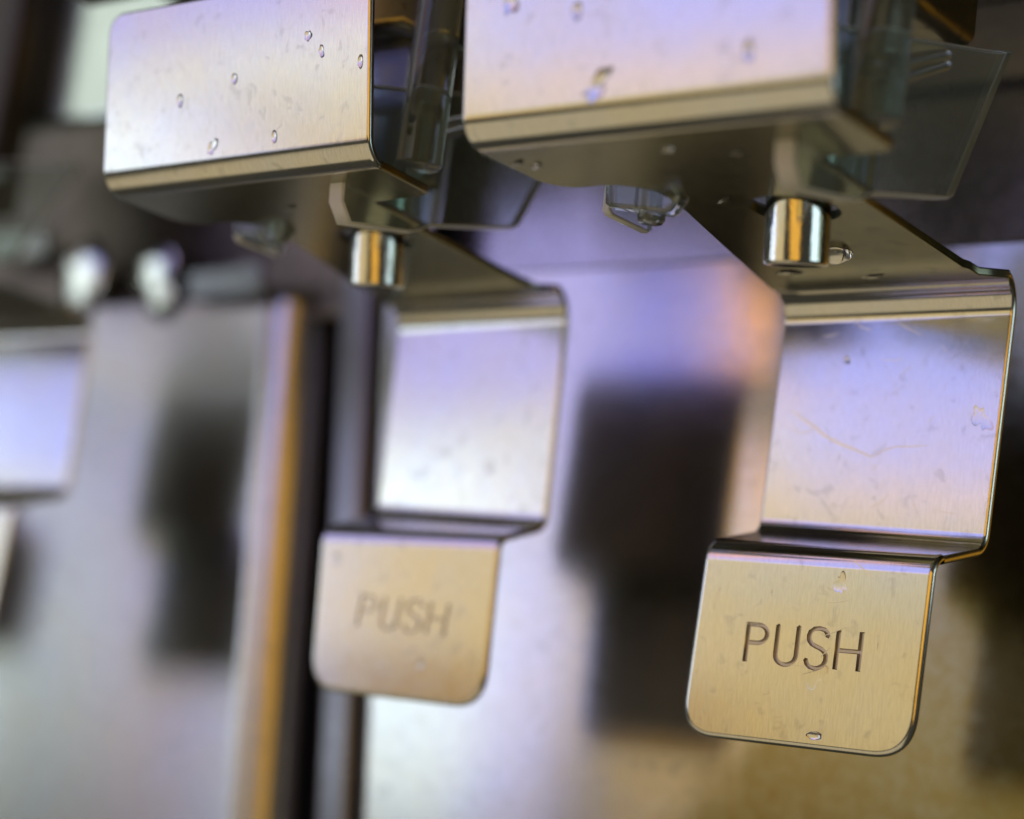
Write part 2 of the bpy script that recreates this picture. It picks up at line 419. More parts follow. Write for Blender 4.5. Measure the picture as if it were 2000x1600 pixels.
def to2(p, O, ea, eb): return ((p-O).dot(ea), (p-O).dot(eb))
LEV = {}
def make_lever(k):
    C = corners(k); root = empty('push_lever', C['Mtl'].lerp(C['Mtr'], 0.5)); org = C['Mtl'].lerp(C['Mtr'], 0.5)
    tag(root, LABELS[k], 'lever', 'push levers in a row under the dispenser')
    rT, rM, rB, rP = 0.052, 0.072, 0.040, 0.036
    Lc = [C[n+'l'] for n in ('Tt', 'Tb', 'Mt', 'Mb', 'Pt', 'Pb')]; Rc = [C[n+'r'] for n in ('Tt', 'Tb', 'Mt', 'Mb', 'Pt', 'Pb')]
    rad = [rT, rM, rB, rP]; F = []
    for i in range(4):
        lp, tg = fillet(Lc[i], Lc[i+1], Lc[i+2], rad[i]); rp, tg2 = fillet(Rc[i], Rc[i+1], Rc[i+2], rad[i])
        if i == 1:                     # relief notch: the bend is wider than the arm, keep it full width
            pass
        F.append((lp, rp, [(a+b)/2 for a, b in zip(tg, tg2)]))
    # cover plate
    L1, R1 = F[0][0][0], F[0][1][0]; L0, R0 = Lc[0], Rc[0]
    ea, eb, en = frame(L1+(L0-L1)*0.5, R1+(R0-R1)*0.5, L1, R1); ea = (R1-L1).normalized(); eb = (eb-ea*eb.dot(ea)).normalized(); en = ea.cross(eb)
    O = L1; q = [to2(p, O, ea, eb) for p in (L1, R1, R0, L0)]
    r = 0.05
    tl, tr = Vector(q[3]), Vector(q[2]); dtop = (tr-tl).normalized(); dl = (Vector(q[0])-tl).normalized(); dr = (Vector(q[1])-tr).normalized()
    def corner(p, a, b, r, n=8):
        return [tuple((p+a*r)*(1-t)**2+p*2*t*(1-t)+(p+b*r)*t*t) for t in [i/n for i in range(n+1)]]
    pl = [q[0], q[1]]+corner(tr, dr, -dtop, r)+corner(tl, dtop, dl, r)
    mb = MB(M_BACK); plate(mb, pl, {0}, O, ea, eb, en, H_T, BEV)
    bend(mb, *F[0], H_T, BEV)
    cp = mb.build('cover_plate', M_LEVER, root, org)
    # arm plate (seen from below)
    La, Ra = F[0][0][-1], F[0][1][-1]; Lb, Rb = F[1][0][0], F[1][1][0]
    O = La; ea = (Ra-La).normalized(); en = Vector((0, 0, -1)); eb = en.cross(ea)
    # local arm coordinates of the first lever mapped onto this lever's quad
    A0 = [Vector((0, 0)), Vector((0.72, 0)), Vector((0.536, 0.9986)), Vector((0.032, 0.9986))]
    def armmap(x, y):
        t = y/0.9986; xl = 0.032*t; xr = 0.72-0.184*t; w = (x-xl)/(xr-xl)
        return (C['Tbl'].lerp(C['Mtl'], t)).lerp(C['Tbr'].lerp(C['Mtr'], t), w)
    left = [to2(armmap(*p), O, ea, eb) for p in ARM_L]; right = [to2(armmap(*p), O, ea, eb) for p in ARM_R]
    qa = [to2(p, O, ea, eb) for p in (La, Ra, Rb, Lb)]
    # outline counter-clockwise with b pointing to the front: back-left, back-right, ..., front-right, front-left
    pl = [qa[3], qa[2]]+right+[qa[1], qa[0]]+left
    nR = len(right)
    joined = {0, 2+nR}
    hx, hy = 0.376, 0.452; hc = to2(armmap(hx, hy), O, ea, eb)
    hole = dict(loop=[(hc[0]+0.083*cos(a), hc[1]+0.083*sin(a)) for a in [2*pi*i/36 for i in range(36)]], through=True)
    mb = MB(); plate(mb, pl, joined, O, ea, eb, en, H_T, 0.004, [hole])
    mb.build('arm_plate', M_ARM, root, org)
    LEV[k] = dict(hole=armmap(hx, hy), armmap=armmap, C=C, root=root)
    # middle plate with the bend above it
    La, Ra = F[1][0][-1], F[1][1][-1]; Lb, Rb = F[2][0][0], F[2][1][0]
    ea, eb, en = frame(La, Ra, Lb, Rb); O = La
    pl = [to2(p, O, ea, eb) for p in (Lb, Rb, Ra, La)]
    mb = MB(M_BACK); bend(mb, *F[1], H_T, BEV); plate(mb, pl, {0, 2}, O, ea, eb, en, H_T, BEV)
    mid = mb.build('middle_plate', M_LEVER, root, org)
    LEV[k]['M'] = (O, ea, eb, en)
    # flange
    La, Ra = F[2][0][-1], F[2][1][-1]; Lb, Rb = F[3][0][0], F[3][1][0]
    ea, eb, en = frame(La, Ra, Lb, Rb); O = La
    pl = [to2(p, O, ea, eb) for p in (Lb, Rb, Ra, La)]
    mb = MB(M_BACK); mb.under = True; bend(mb, *F[2], H_T, BEV); plate(mb, pl, {0, 2}, O, ea, eb, en, H_T, BEV)  # underside darkened too, closing the gap in the dark mirror image
    mb.build('flange', M_LEVER, root, org)
    # push plate
    La, Ra = F[3][0][-1], F[3][1][-1]
    ea, eb, en = frame(La, Ra, Lc[5], Rc[5]); O = La
    q = [to2(p, O, ea, eb) for p in (Lc[5], Rc[5], Ra, La)]
    bl, br = Vector(q[0]), Vector(q[1]); db = (br-bl).normalized(); ul = (Vector(q[3])-bl).normalized(); ur = (Vector(q[2])-br).normalized()
    pl = corner(bl, ul, db, 0.075, 12)+corner(br, -db, ur, 0.085, 12)+[q[2], q[3]]
    holes = []; grooves = []
    if LETTERPX[k]:
        b0, b1, t0 = [to2(on_plane(*p, O+en*H_T, en), O, ea, eb) for p in LETTERPX[k]]
        b0, b1, t0 = Vector(b0), Vector(b1), Vector(t0); ax = (b1-b0)/2.83; ay = (t0-b0)
        LEV[k]['lett'] = (b0, ax, ay)
        mapl = lambda p, dx: tuple(b0+ax*(p[0]+dx)+ay*p[1])
        for nm, dx, outer, inner in letters():
            o2 = [mapl(p, dx) for p in outer]; i2 = [mapl(p, dx) for p in inner] if inner else None
            holes.append(dict(loop=o2)); grooves.append((nm, o2, i2))
    mb = MB(M_BACK if k else M_ARM); bend(mb, *F[3], H_T, 0.011); plate(mb, pl, {len(pl)-2}, O, ea, eb, en, H_T, 0.011, holes)  # back colour carries shade for the mirror image, olive on the nearest lever
    def P(p, z): return O+ea*p[0]+eb*p[1]+en*z
    for nm, o2, i2 in grooves:          # island inside the P
        if i2:
            ids = [mb.add(P(p, H_T), en) for p in i2]
            for t in tessellate_polygon([[Vector((*p, 0)) for p in i2]]): mb.face(*[ids[x] for x in t])
    pp = mb.build('push_plate', M_LEVER, root, org)
    LEV[k]['P'] = (O, ea, eb, en)
    # stamped letters: lip, sloping walls and floor below the surface
    for nm, o2, i2 in grooves:
        g = MB(); dep = 0.0062 if k == 0 else 0.0040; ins = 0.0018
        loops = [(o2, 1)]+([(i2, -1)] if i2 else [])
        floor_loops = []; floor_ids = []
        for lp, sg in loops:
            fl = inset_poly(lp, ins*sg); od = out_dirs(lp); m = len(lp)
            top = [g.add(P(p, H_T), en*0.8-(ea*od[i].x+eb*od[i].y)*0.6*sg) for i, p in enumerate(lp)]
            bot = [g.add(P(p, H_T-dep), en*0.35-(ea*od[i].x+eb*od[i].y)*sg) for i, p in enumerate(fl)]
            for i in range(m): g.face(top[i], top[(i+1) % m], bot[(i+1) % m], bot[i])
            floor_loops.append([Vector((*p, 0)) for p in fl]); floor_ids += [g.add(P(p, H_T-dep), en) for p in fl]
        for t in tessellate_polygon(floor_loops): g.face(*[floor_ids[x] for x in t])
        o = g.build('letter', M_GROOVE if k == 0 else M_SOFT_GROOVE, pp, org)
        o['label'] = 'stamped letter '+nm
        # parent sits at the root's origin already
    return root
for k in range(4): levers.append(make_lever(k))

# ------------------------------------------------------------------ generic solids
def tube(mb, path, r, n=10, r_end=None):
    rows = []
    for i, p in enumerate(path):
        a = path[max(i-1, 0)]; b = path[min(i+1, len(path)-1)]; t = (b-a).normalized()
        u = t.orthogonal().normalized(); w = t.cross(u)
        rr = r if r_end is None else r+(r_end-r)*i/(len(path)-1)
        rows.append([mb.add(p+(u*cos(2*pi*j/n)+w*sin(2*pi*j/n))*rr, u*cos(2*pi*j/n)+w*sin(2*pi*j/n)) for j in range(n)])
    for a, b in zip(rows, rows[1:]):
        for j in range(n): mb.face(a[j], a[(j+1) % n], b[(j+1) % n], b[j])
def lathe(mb, O, axis, prof, n=48):
    """prof: list of (radius, height, nr, nh)"""
    axis = axis.normalized(); u = axis.orthogonal().normalized(); w = axis.cross(u); rows = []
    for r, hgt, nr, nh in prof:
        rows.append([mb.add(O+axis*hgt+(u*cos(2*pi*j/n)+w*sin(2*pi*j/n))*r, (u*cos(2*pi*j/n)+w*sin(2*pi*j/n))*nr+axis*nh) for j in range(n)])
    for a, b in zip(rows, rows[1:]):
        for j in range(n): mb.face(a[j], a[(j+1) % n], b[(j+1) % n], b[j])
def prism(mb, pl, O, ea, eb, en, h, bev):
    plate(mb, pl, set(), O, ea, eb, en, h, bev)
def box(mb, O, ea, eb, en, w, d, h, bev):
    """box spanning 0..w along ea, 0..d along eb, centred on O along en with half height h"""
    plate(mb, [(0, 0), (w, 0), (w, d), (0, d)], set(), O, ea, eb, en, h, bev)
EX, EY, EZ = Vector((1, 0, 0)), Vector((0, 1, 0)), Vector((0, 0, 1))

# ------------------------------------------------------------------ outlet tubes through the arm holes
PINLAB = ['polished steel outlet tube poking through the hole of the sharp nearest lever',
          'polished steel outlet tube hanging through the arm of the slightly blurred lever',
          'polished steel outlet tube of the badly blurred lever at the edge']
for k in range(3):
    hc = LEV[k]['hole']+Vector((0.0, 0.012, 0)); ax = Vector((0.05, -0.20, 1)).normalized()
    root = empty('outlet_tube', hc); tag(root, PINLAB[k], 'tube', 'steel outlet tubes under the dispenser')
    r = 0.0585; zb = -0.106; zt = 0.42
    mb = MB(); prof = [(r, zt, 1, 0), (r, zb+0.014, 1, 0)]
    for t in range(6):
        a = t/5*pi/2; prof.append((r-0.007*(1-cos(a)), zb+0.007-0.007*sin(a), cos(a), -sin(a)))
    prof += [(r-0.012, zb, 0, -1)]
    lathe(mb, hc, ax, prof, 64); mb.build('tube_wall', M_PIN, root, hc)
    mb = MB(); lathe(mb, hc, ax, [(r-0.012, zb, -1, -0.3), (r-0.013, zb+0.01, -1, 0), (r-0.013, zb+0.09, -1, 0)], 64)
    lathe(mb, hc, ax, [(r-0.013, zb+0.09, 0, -1), (0.0005, zb+0.09, 0, -1)], 64)
    mb.build('bore', M_BLACK, root, hc)

# ------------------------------------------------------------------ clear plastic nozzle guards
GLAB = ['sharp clear plastic guard with a slanted fin beside the nearest outlet tube', 'soft focus clear plastic guard around the tube of the slightly blurred lever',
        'badly blurred clear plastic guard beside the photo edge']
def make_guard(k):
    px, py, pz, yaw = PLACE[k]; off = Vector((px, py, pz)); org = off+Vector((0.4, 0.35, 0.0))
    root = empty('nozzle_guard', org); tag(root, GLAB[k], 'guard', 'clear nozzle guards')
    # right side wall with foot and slanted fin, profile in depth (a) and height (b)
    x = 0.56
    prof_px = [(1545, 372), (1655, 395), (1668, 392), (1690, 381), (1836, 391), (1846, 384), (1962, 102), (1900, 96), (1740, 70), (1560, 40), (1535, 200), (1530, 318)]
    pr = [at_x(u, v, x) for u, v in prof_px]
    O = Vector((x, 0, 0))
    pl = [(-(p.y), p.z) for p in pr]
    if area2(pl) < 0: pl = pl[::-1]
    mb = MB(edge=(M_FROST, EX)); prism(mb, pl, O+off, -EY, EZ, EX if (-EY).cross(EZ).dot(EX) > 0 else -EX, 0.020, 0.007); mb.build('side_wall', M_CLEAR, root, org)
    # left foot: thin clear front wall and side wall hanging below the arm
    fy = 0.36
    pr = [at_y(u, v, fy) for u, v in [(1188, 330), (1190, 402), (1198, 408), (1308, 421), (1318, 417), (1338, 392), (1340, 300)]]
    pl = [(p.x, p.z if i not in (0, 6) else 0.10) for i, p in enumerate(pr)]
    if area2(pl) < 0: pl = pl[::-1]
    mb = MB(); prism(mb, pl, Vector((0, fy, 0))+off, EX, EZ, -EY, 0.018, 0.009); mb.build('foot', M_CLEAR, root, org)
    x = pr[0].x-0.012
    mb = MB(edge=(M_FROST, EX)); prism(mb, [(0, pr[1].z-0.002), (0.012, pr[1].z-0.008), (0.13, pr[1].z-0.008), (0.14, pr[1].z), (0.14, 0.10), (0, 0.10)][::-1] if area2([(0, 0), (1, 0), (1, 1)]) < 0 else [(0, pr[1].z), (0.012, pr[1].z-0.008), (0.13, pr[1].z-0.008), (0.14, pr[1].z), (0.14, 0.10), (0, 0.10)],
        Vector((x, fy+0.022, 0))+off, EY, EZ, EX, 0.010, 0.005); mb.build('foot_side', M_CLEAR, root, org)
    # front web joining the two walls, above the arm
    mb = MB(); box(mb, Vector((0.10, 0.29, 0.03))+off, EX, EZ, -EY, 0.46, 0.42, 0.014, 0.005); mb.build('front_web', M_CLEAR, root, org)
    # rib blocks inside the foot
    mb = MB(); lathe(mb, Vector((0.11, 0.40, -0.035))+off, EZ, [(0.0, 0, 0, -1), (0.022, 0.0, 0.3, -1), (0.026, 0.006, 1, -0.2), (0.026, 0.2, 1, 0), (0.0, 0.2, 0, 1)], 24); mb.build('peg', M_CLEAR, root, org)
    # round sleeve of clear plastic behind the cover plate
    hc = LEV[k]['hole']
    mb = MB()
    for rr, sg in ((0.115, 1), (0.098, -1)):
        lathe(mb, hc+Vector((0, 0.012, 0.02)), EZ, [(rr, 0.0, sg, 0), (rr, 0.5, sg, 0)], 48)
    lathe(mb, hc+Vector((0, 0.012, 0.02)), EZ, [(0.115, 0, 0, -1), (0.098, 0, 0, -1)], 48)
    lathe(mb, hc+Vector((0, 0.012, 0.02)), EZ, [(0.115, 0.5, 0, 1), (0.098, 0.5, 0, 1)], 48)
    mb.build('sleeve', M_CLEAR, root, org)
    # stiffening rails on the fin
    for (u0, v0, u1, v1) in [(1712, 142, 1850, 108), (1712, 170, 1850, 128)]:
        a, b = at_x(u0, v0, 0.585), at_x(u1, v1, 0.585)
        mb = MB(); tube(mb, [(a+off).lerp(b+off, t/6) for t in range(7)], 0.009, 10); mb.build('rib', M_CLEAR, root, org)
    return root
for k in range(3): make_guard(k)

# ------------------------------------------------------------------ valve bodies above each lever
VLAB = ['dark valve body behind the cover of the sharp nearest lever', 'dark valve body behind the cover of the slightly blurred lever', 'dark valve body at the edge above the badly blurred lever']
for k in range(2):
    px, py, pz, yaw = PLACE[k]; off = Vector((px, py, pz)); org = off+Vector((0.38, 0.45, 0.42))
    root = empty('valve_body', org); tag(root, VLAB[k], 'valve', 'valve bodies under the dispenser housing')
    mb = MB(); box(mb, Vector((0.18, 0.22, 0.50))+off, EX, EY, EZ, 0.40, 0.46, 0.16, 0.03); mb.build('body', M_DARK, root, org)
    mb = MB(); lathe(mb, Vector((0.38, 0.46, 0.10))+off, EZ, [(0.07, 0.0, 0.2, -1), (0.085, 0.01, 1, 0), (0.085, 0.12, 1, 0), (0.11, 0.14, 0.3, -1), (0.13, 0.15, 1, 0), (0.13, 0.26, 1, 0)], 40); mb.build('collar', M_DARK, root, org)
    mb = MB(); lathe(mb, Vector((0.64, 0.26, 0.06))+off, EZ, [(0.0, 0, 0, -1), (0.040, 0.0, 0.3, -1), (0.045, 0.006, 1, 0), (0.045, 0.5, 1, 0)], 24); mb.build('clear_tube', M_CLEAR, root, org)

# ------------------------------------------------------------------ back panels, ledge, divider
YB = 1.46
def panel_sheet(mb, x_edge_top, x_edge_bot, x_far, z_ledge, z_bot, y, side):
    """front face, rounded edge beside the gap and the return flange; side=+1: the gap is at the left end"""
    r = 0.05 if side > 0 else 0.16; prof = []
    for i in range(9):
        a = i/8*pi/2; prof.append((r-r*sin(a), r-r*cos(a), sin(a), cos(a)))   # (x inset, y inset, nx, ny)
    cols = []
    def put(xe, z): 
        c = [mb.add((x_far, y, z), -EY)]
        for xi, yi, nx, ny in prof: c.append(mb.add((xe+side*xi, y+yi, z), Vector((-side*nx, -ny, 0))))
        c.append(mb.add((xe, y+0.5, z), Vector((-side, 0, 0))))
        return c
    a, b = put(x_edge_top, z_ledge), put(x_edge_bot, z_bot)
    for i in range(len(a)-1): mb.face(a[i], a[i+1], b[i+1], b[i])
def px_x(u, v, y): return at_y(u, v, y)
zl = at_y(1240, 522, YB).z; zbot = -2.4
gR0, gR1 = at_y(735, 570, YB), at_y(690, 1600, YB)
def ext(p, q, z): return (p+(q-p)*((z-p.z)/(q.z-p.z))).x
rootR = empty('back_panel', Vector((0.4, YB, -0.6))); orgR = Vector((0.4, YB, -0.6))
tag(rootR, 'bright brushed steel back panel behind the two clearer levers, mirroring them darkly', 'panel', 'steel back panels')
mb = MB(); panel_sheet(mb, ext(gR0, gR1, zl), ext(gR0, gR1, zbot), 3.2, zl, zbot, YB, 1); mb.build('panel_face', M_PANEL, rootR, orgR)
def ledge(mb, x0, x1, z, y, depth, r=0.010):
    rows = []
    for xx in (x0, x1):
        c = []
        for i in range(9):
            a = i/8*pi/2; c.append(mb.add((xx, y+r*(1-cos(a)), z+r*sin(a)), Vector((0, -cos(a), sin(a)))))
        c.append(mb.add((xx, y+depth, z+r), EZ))
        rows.append(c)
    for i in range(len(rows[0])-1): mb.face(rows[0][i], rows[0][i+1], rows[1][i+1], rows[1][i])
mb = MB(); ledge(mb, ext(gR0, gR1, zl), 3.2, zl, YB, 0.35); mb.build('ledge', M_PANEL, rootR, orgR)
# left panel
YL = 1.55
gL0, gL1 = at_y(598, 500, YL), at_y(520, 1600, YL); zl2 = at_y(400, 590, YL).z
rootL = empty('back_panel', Vector((-2.4, YL, -0.6))); orgL = Vector((-2.4, YL, -0.6))
tag(rootL, 'dull grey blurred steel back panel with a gold shining rounded edge, left of the gap', 'panel', 'steel back panels')
mb = MB(); panel_sheet(mb, ext(gL0, gL1, zl2), ext(gL0, gL1, zbot), -6.5, zl2, zbot, YL, -1); mb.build('panel_face', M_PANEL_B, rootL, orgL)
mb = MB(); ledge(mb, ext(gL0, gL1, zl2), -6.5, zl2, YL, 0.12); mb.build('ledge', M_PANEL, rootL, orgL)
# divider post in the gap
org = Vector((-1.5, 1.6, -0.6)); root = empty('divider_post', org); tag(root, 'narrow grey steel post standing in the black gap between the back panels', 'post')
p0, p1 = at_y(692, 570, 1.56), at_y(644, 1600, 1.56)
mb = MB(); rows = []
for z in (0.6, zbot):
    xc = ext(p0, p1, z); c = []
    w, r = 0.06, 0.025
    for i in range(9):
        a = pi-i/8*pi/2; c.append(mb.add((xc-w+r+r*cos(a), 1.56+r-r*sin(a), z), Vector((cos(a), -sin(a), 0))))
    for i in range(9):
        a = pi/2-i/8*pi/2; c.append(mb.add((xc+w-r+r*cos(a), 1.56+r-r*sin(a), z), Vector((cos(a), -sin(a), 0))))
    c = [mb.add((xc-w, 1.9, z), -EX)]+c+[mb.add((xc+w, 1.9, z), EX)]
    rows.append(c)
for i in range(len(rows[0])-1): mb.face(rows[0][i], rows[0][i+1], rows[1][i+1], rows[1][i])
mb.build('post_face', M_POST, root, org)
# dark back of the gap
mb = MB(); box(mb, Vector((-3.0, 1.95, zbot)), EX, EZ, -EY, 3.0, 3.2, 0.02, 0.005)
tag(mb.build('gap_backing', M_BLACK, None, Vector((-1.5, 1.95, -1))), 'black backing seen in the narrow gap between the panels', 'backing')
# upper back sheet above the ledge
org = Vector((0, 1.8, 0.7)); root = empty('upper_back_sheet', org); tag(root, 'steel sheet above the ledge of the panels, lavender and olive reflections', 'panel')
mb = MB(); rows = []
for xx in (-1.62, 3.2):
    c = []
    for i in range(9):
        t = i/8; z = zl-0.05+t*1.0; c.append(mb.add((xx, 1.80-0.02*t, z), Vector((0, -1, -0.02))))
    rows.append(c)
for i in range(8): mb.face(rows[0][i], rows[0][i+1], rows[1][i+1], rows[1][i])
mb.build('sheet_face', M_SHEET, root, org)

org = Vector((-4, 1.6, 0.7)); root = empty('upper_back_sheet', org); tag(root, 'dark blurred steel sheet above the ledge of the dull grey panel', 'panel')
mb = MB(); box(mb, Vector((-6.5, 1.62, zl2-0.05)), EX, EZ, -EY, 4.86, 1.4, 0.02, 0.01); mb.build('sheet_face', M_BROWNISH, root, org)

# ------------------------------------------------------------------ housing over everything
org = Vector((0, 0.9, 0.9)); root = empty('dispenser_housing', org); tag(root, 'dark steel underside of the dispenser housing above the levers', 'housing')
mb = MB(); box(mb, Vector((-1.6, 0.05, 0.80)), EX, EY, EZ, 5.4, 1.7, 0.10, 0.03); mb.build('underside', M_DARK, root, org)
mb = MB(); box(mb, Vector((-1.6, 0.30, 0.655)), EX, EY, EZ, 5.4, 0.10, 0.05, 0.02); mb.build('rail', M_DARK, root, org)
mb = MB(); box(mb, Vector((-1.6, 0.95, 0.655)), EX, EY, EZ, 5.4, 0.16, 0.05, 0.02); mb.build('rail', M_DARK, root, org)

# ------------------------------------------------------------------ pale cabinet at the upper left
org = at_y(140, 120, 1.2)
mb = MB(); a = at_y(52, 262, 1.2); b = at_y(235, 275, 1.2)
d = (b-a); 
mb = MB(); box(mb, Vector((a.x, 1.2, a.z)), EX, EZ, -EY, 1.2, 1.3, 0.03, 0.03)
tag(mb.build('cabinet_panel', M_WHITE, None, org), 'pale greenish white panel behind the top of the slightly blurred lever', 'panel')
a = at_y(25, 200, 1.1)
mb = MB(); box(mb, Vector((a.x-0.6, 1.1, a.z-0.35)), EX, EZ, -EY, 0.63, 1.5, 0.06, 0.03)
tag(mb.build('frame_post', M_BROWN, None, Vector((a.x, 1.1, a.z))), 'dark brown upright beside the pale greenish white panel', 'post')

# ------------------------------------------------------------------ water
def droplet(u, v, O, n, r, hgt, stretch=1.0, rough=0.15, ang=0.0, label='', seed=0, group='water droplets on the levers'):
    rnd = random.Random(seed); ph = [rnd.uniform(0, 6.28) for _ in range(4)]
    c = on_plane(u, v, O, n); e1 = (EX-n*EX.dot(n)).normalized(); e2 = n.cross(e1)
    mb = MB(); m = 30; K = 7; rings = []
    def rad(a): return r*(1+rough*(0.5*sin(2*a+ph[0])+0.35*sin(3*a+ph[1])+0.3*sin(5*a+ph[2])+0.2*sin(7*a+ph[3])))
    for j in range(K):
        t = 1-j/(K-1)*1.0; z = hgt*(1-t*t)**0.6 if t < 1 else 0.0
        ring = []
        for i in range(m):
            a = 2*pi*i/m; x, y = rad(a)*t*cos(a), rad(a)*t*sin(a)*stretch
            x, y = x*cos(ang)-y*sin(ang), x*sin(ang)+y*cos(ang)
            ring.append((x, y, z, a))
        rings.append(ring)
    ids = []
    for j, ring in enumerate(rings[:-1]):
        t = 1-j/(K-1); sl = min(1.1, 1.2*hgt/r*t*max(0.02, 1-t*t)**-0.4)
        ids.append([mb.add(c+e1*x+e2*y+n*(z+0.0004), n+(e1*x+e2*y).normalized()*sl) for x, y, z, a in ring])
    top = mb.add(c+n*(hgt+0.0004), n)
    for a, b in zip(ids, ids[1:]):
        for i in range(m): mb.face(a[i], a[(i+1) % m], b[(i+1) % m], b[i])
    for i in range(m): mb.face(ids[-1][i], ids[-1][(i+1) % m], top)
    bot = [mb.add(c+e1*x+e2*y+n*0.0004, -n) for x, y, z, a in rings[0]]; cb = mb.add(c+n*0.0004, -n)
    for i in range(m): mb.face(bot[i], bot[(i+1) % m], cb)
    return tag(mb.build('water_droplet', M_WATER, None, c), label, 'droplet', group)
def planeof(k, w):
    C = LEV[k]['C']
    if w == 'T': a, b, d = C['Tbl'], C['Tbr'], C['Ttl']; n = (b-a).cross(d-a).normalized()
    elif w == 'A': a = C['Tbl']; n = Vector((0, 0, -1))
    else: O, ea, eb, en = LEV[k][w]; return O+en*H_T, en
    if n.y > 0 and w != 'A': n = -n
    return a+n*H_T, n
DROPS = [
 (0, 'T', 998, 6, 0.019, 0.009, 0.8, 0.5, 0.7, 'large water drop at the very top of the sharp cover plate, cut by the edge'),
 (0, 'T', 1127, 22, 0.009, 0.004, 1.8, 0.2, 0.0, 'small pear shaped water drop near the top of the sharp cover plate'),
 (0, 'T', 1166, 168, 0.027, 0.010, 0.55, 0.9, 0.55, 'ragged water splash just above the lower bend of the sharp cover plate'),
 (0, 'T', 1462, 100, 0.008, 0.003, 2.4, 0.2, 0.0, 'faint tall water drop in the right part of the sharp cover plate'),
 (1, 'T', 602, 70, 0.007, 0.005, 1.3, 0.3, 0.0, 'round water drop high on the blurred cover plate, upper of a close pair'),
 (1, 'T', 628, 100, 0.006, 0.004, 1.6, 0.3, 0.0, 'thin water drop high on the blurred cover plate, lower of a close pair'),
 (1, 'T', 704, 120, 0.006, 0.005, 1.8, 0.1, 0.0, 'water drop right beside the vertical edge of the blurred cover plate'),
 (1, 'T', 458, 154, 0.0065, 0.005, 1.5, 0.1, 0.0, 'violet glinting water drop in the middle of the blurred cover plate'),
 (1, 'T', 352, 197, 0.0065, 0.005, 1.9, 0.1, 0.0, 'violet glinting water drop in the left part of the blurred cover plate'),
 (1, 'T', 415, 287, 0.015, 0.007, 0.6, 0.3, 0.9, 'big slanted water drop near the lower bend of the blurred cover plate'),
 (1, 'T', 536, 267, 0.006, 0.004, 1.8, 0.1, 0.0, 'little water drop alone near the lower bend of the blurred cover plate'),
 (0, 'M', 1654, 704, 0.007, 0.0035, 1.1, 0.2, 0.0, 'lone round water drop on the sharp middle plate'),
 (0, 'M', 1916, 818, 0.016, 0.0012, 1.5, 0.6, 0.3, 'flat ragged water film near the right edge of the sharp middle plate'),
 (0, 'P', 1590, 1437, 0.016, 0.007, 0.55, 0.15, 0.0, 'oval water drop at the bottom edge of the sharp push plate'),
 (0, 'P', 1642, 1140, 0.011, 0.0010, 1.8, 0.6, 0.2, 'flat water film above the lettering of the sharp push plate'),
 (0, 'P', 1590, 1322, 0.026, 0.0010, 0.6, 0.6, 0.2, 'flat water film under the lettering of the sharp push plate'),
 (1, 'P', 658, 1092, 0.007, 0.005, 1.6, 0.1, 0.0, 'dark water drop in the top left corner of the blurred push plate'),
 (1, 'P', 820, 1298, 0.007, 0.005, 1.3, 0.1, 0.0, 'dark water drop below the lettering of the blurred push plate'),
 (1, 'M', 871, 884, 0.0065, 0.005, 1.2, 0.1, 0.0, 'dark little water drop on the blurred middle plate'),
 (1, 'M', 956, 912, 0.010, 0.005, 1.1, 0.1, 0.0, 'pinkish water drop low on the blurred middle plate'),
 (0, 'A', 1010, 319, 0.028, 0.004, 0.18, 0.3, 0.5, 'thin streak of water under the left part of the sharp lever arm'),
 (0, 'A', 1047, 323, 0.018, 0.008, 0.45, 0.2, 0.5, 'plump water drop beside the thin streak under the sharp lever arm'),
 (0, 'A', 1306, 292, 0.016, 0.006, 0.6, 0.2, 0.3, 'water drop hanging in the middle under the sharp lever arm'),
 (0, 'A', 1440, 298, 0.016, 0.003, 0.5, 0.2, 0.3, 'shallow water drop right of the middle under the sharp lever arm'),
 (0, 'A', 1415, 391, 0.026, 0.003, 0.15, 0.2, 0.6, 'thin water streak before the tube under the sharp lever arm'),
 (0, 'A', 1632, 492, 0.034, 0.030, 0.9, 0.1, 0.3, 'large hanging water drop clinging beside the sharp outlet tube'),
 (0, 'A', 1705, 540, 0.034, 0.004, 0.28, 0.4, 0.4, 'dark water streak near the rear bend of the sharp lever arm'),
 (0, 'A', 1540, 532, 0.032, 0.006, 0.4, 0.3, 0.2, 'glinting water drop under the arm directly below the sharp outlet tube'),
 (1, 'A', 570, 405, 0.014, 0.006, 0.6, 0.2, 0.3, 'water drop hanging under the blurred lever arm'),
]
for i, (k, w, u, v, r, hg, st, ro, an, lab) in enumerate(DROPS):
    O, n = planeof(k, w); droplet(u, v, O, n, r*(1.2 if k == 1 else 1.0), hg*(0.42 if k == 1 else 0.8), st, ro, an, lab, i)
# bright scratch on the middle plate: a fine raised burr
O, n = planeof(0, 'M'); mid0 = [c for c in levers[0].children if c.name.startswith('middle_plate')][0]
def scratch(path, w):
    mb = MB(); pts = [on_plane(u, v, O, n) for u, v in path]; rows = []
    for i, p in enumerate(pts):
        t = (pts[min(i+1, len(pts)-1)]-pts[max(i-1, 0)]).normalized(); b = n.cross(t)
        if b.z > 0: b = -b
        ww = w*(0.35+0.65*sin(pi*(i+0.5)/len(pts)))
        rows.append([mb.add(p-b*ww+n*0.0002, n-b*0.03), mb.add(p+n*0.0012, n+b*0.05), mb.add(p+b*ww+n*0.0002, n+b*0.08)])
    for a, b in zip(rows, rows[1:]):
        for i in range(2): mb.face(a[i], a[i+1], b[i+1], b[i])
    mb.build('scratch', M_HAIR, mid0, LEV[0]['root'].location/S)
scratch([(1548, 802), (1565, 815), (1590, 832), (1610, 850), (1640, 866), (1670, 878), (1702, 892)], 0.0030)
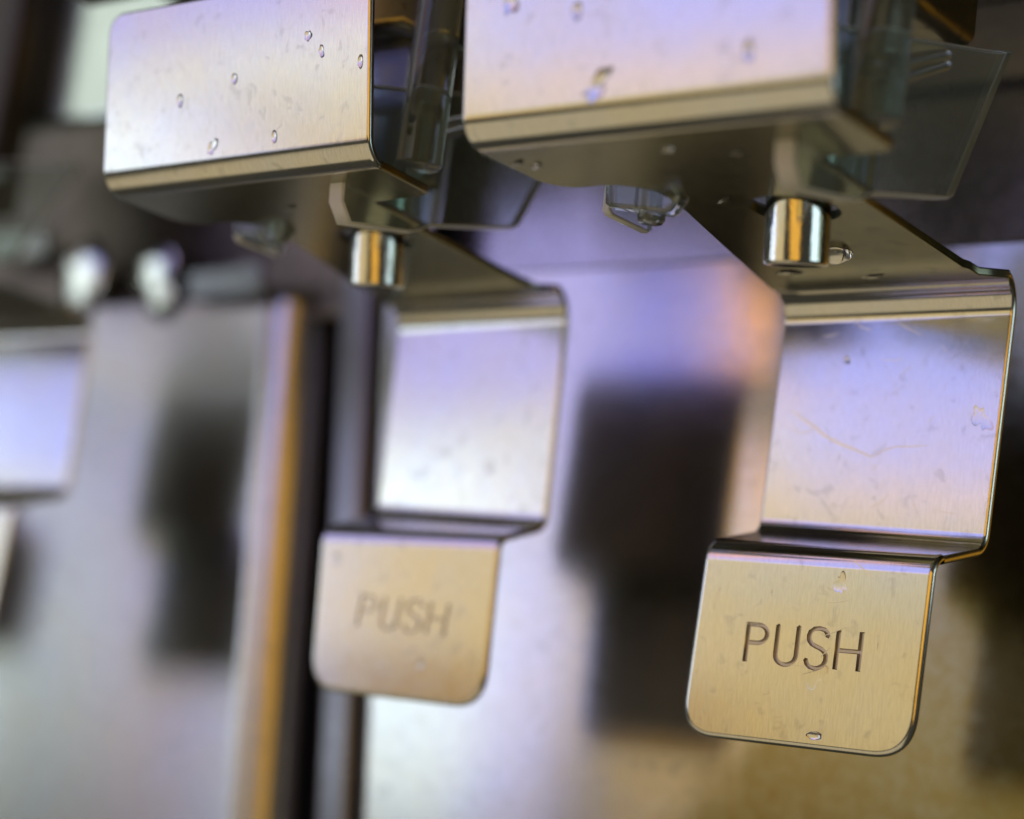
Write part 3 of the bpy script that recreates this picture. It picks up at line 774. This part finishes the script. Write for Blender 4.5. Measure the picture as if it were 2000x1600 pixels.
scratch([(1702, 892), (1725, 880), (1748, 872), (1780, 872), (1810, 870)], 0.0014)
scratch([(1545, 830), (1556, 842), (1572, 846), (1590, 838)], 0.0012)
scratch([(1665, 622), (1680, 638), (1702, 646)], 0.0012)
rs = random.Random(3)
def small_marks(n, u0, u1, v0, v1):
    for _ in range(n):
        u, v, a, l, c = rs.uniform(u0, u1), rs.uniform(v0, v1), rs.uniform(0, pi), rs.uniform(12, 46), rs.uniform(-0.5, 0.5)
        scratch([(u+cos(a+c*t)*l*t, v+sin(a+c*t)*l*t) for t in (0, 0.25, 0.5, 0.75, 1.0)], rs.uniform(0.0005, 0.0010))
small_marks(12, 1530, 1880, 640, 1000)
scratch([(1752, 612), (1758, 632), (1775, 642), (1800, 655)], 0.0012)

O, n = planeof(0, 'P'); mid0 = [c for c in levers[0].children if c.name.startswith('push_plate')][0]
small_marks(10, 1400, 1750, 1130, 1420)
scratch([(1668, 1095), (1680, 1106), (1694, 1118), (1704, 1130)], 0.0011)

# ------------------------------------------------------------------ added caps and strips, stand-ins for glints along the left ledge
for (u, v, r, lab) in [(160, 550, 0.115, 'added cap standing for a glint on the ledge, farther from the gap'), (305, 550, 0.105, 'added cap standing for a glint on the ledge, nearer to the gap')]:
    c = at_y(u, v, YL-0.02)
    ax = ((CAM-c).normalized()+(Vector((-11.4, -4.1, -0.25))-c).normalized()).normalized()  # faced halfway between camera and far white fill so it glints
    o = droplet(u, v, c, ax, r, 0.010, 1.05, 0.42, 0.4, lab, 40+u, 'added glint caps on the panel ledge')
    o.name = 'glint_cap'; o['category'] = 'cap'; o.data.materials[0] = M_PIN
for (u0, v0, u1, v1, lab) in [(372, 512, 545, 590, 'added strip standing for a pale glint on the ledge between the caps and the gap'), (-20, 440, 112, 512, 'added strip standing for a pale greenish glint above the ledge at the photo edge')]:
    a, b = at_y(u0, v1, YL-0.03), at_y(u1, v0, YL-0.03)
    mb = MB(); en = ((CAM-a).normalized()+(Vector((-11.2, -4.1, -0.25))-a).normalized()).normalized(); ea = EZ.cross(en)*-1; ea = en.cross(EZ)*-1; ea.normalize(); eb = en.cross(ea)  # tilted halfway to the far white fill so the strip shines
    box(mb, a, ea, eb, en, (b-a).length*0.93, abs(b.z-a.z)*0.9, 0.012, 0.01)
    tag(mb.build('glint_strip', M_POST if u0 > 0 else M_DARK, None, a), lab, 'strip', 'added glint strips at the panel ledge')
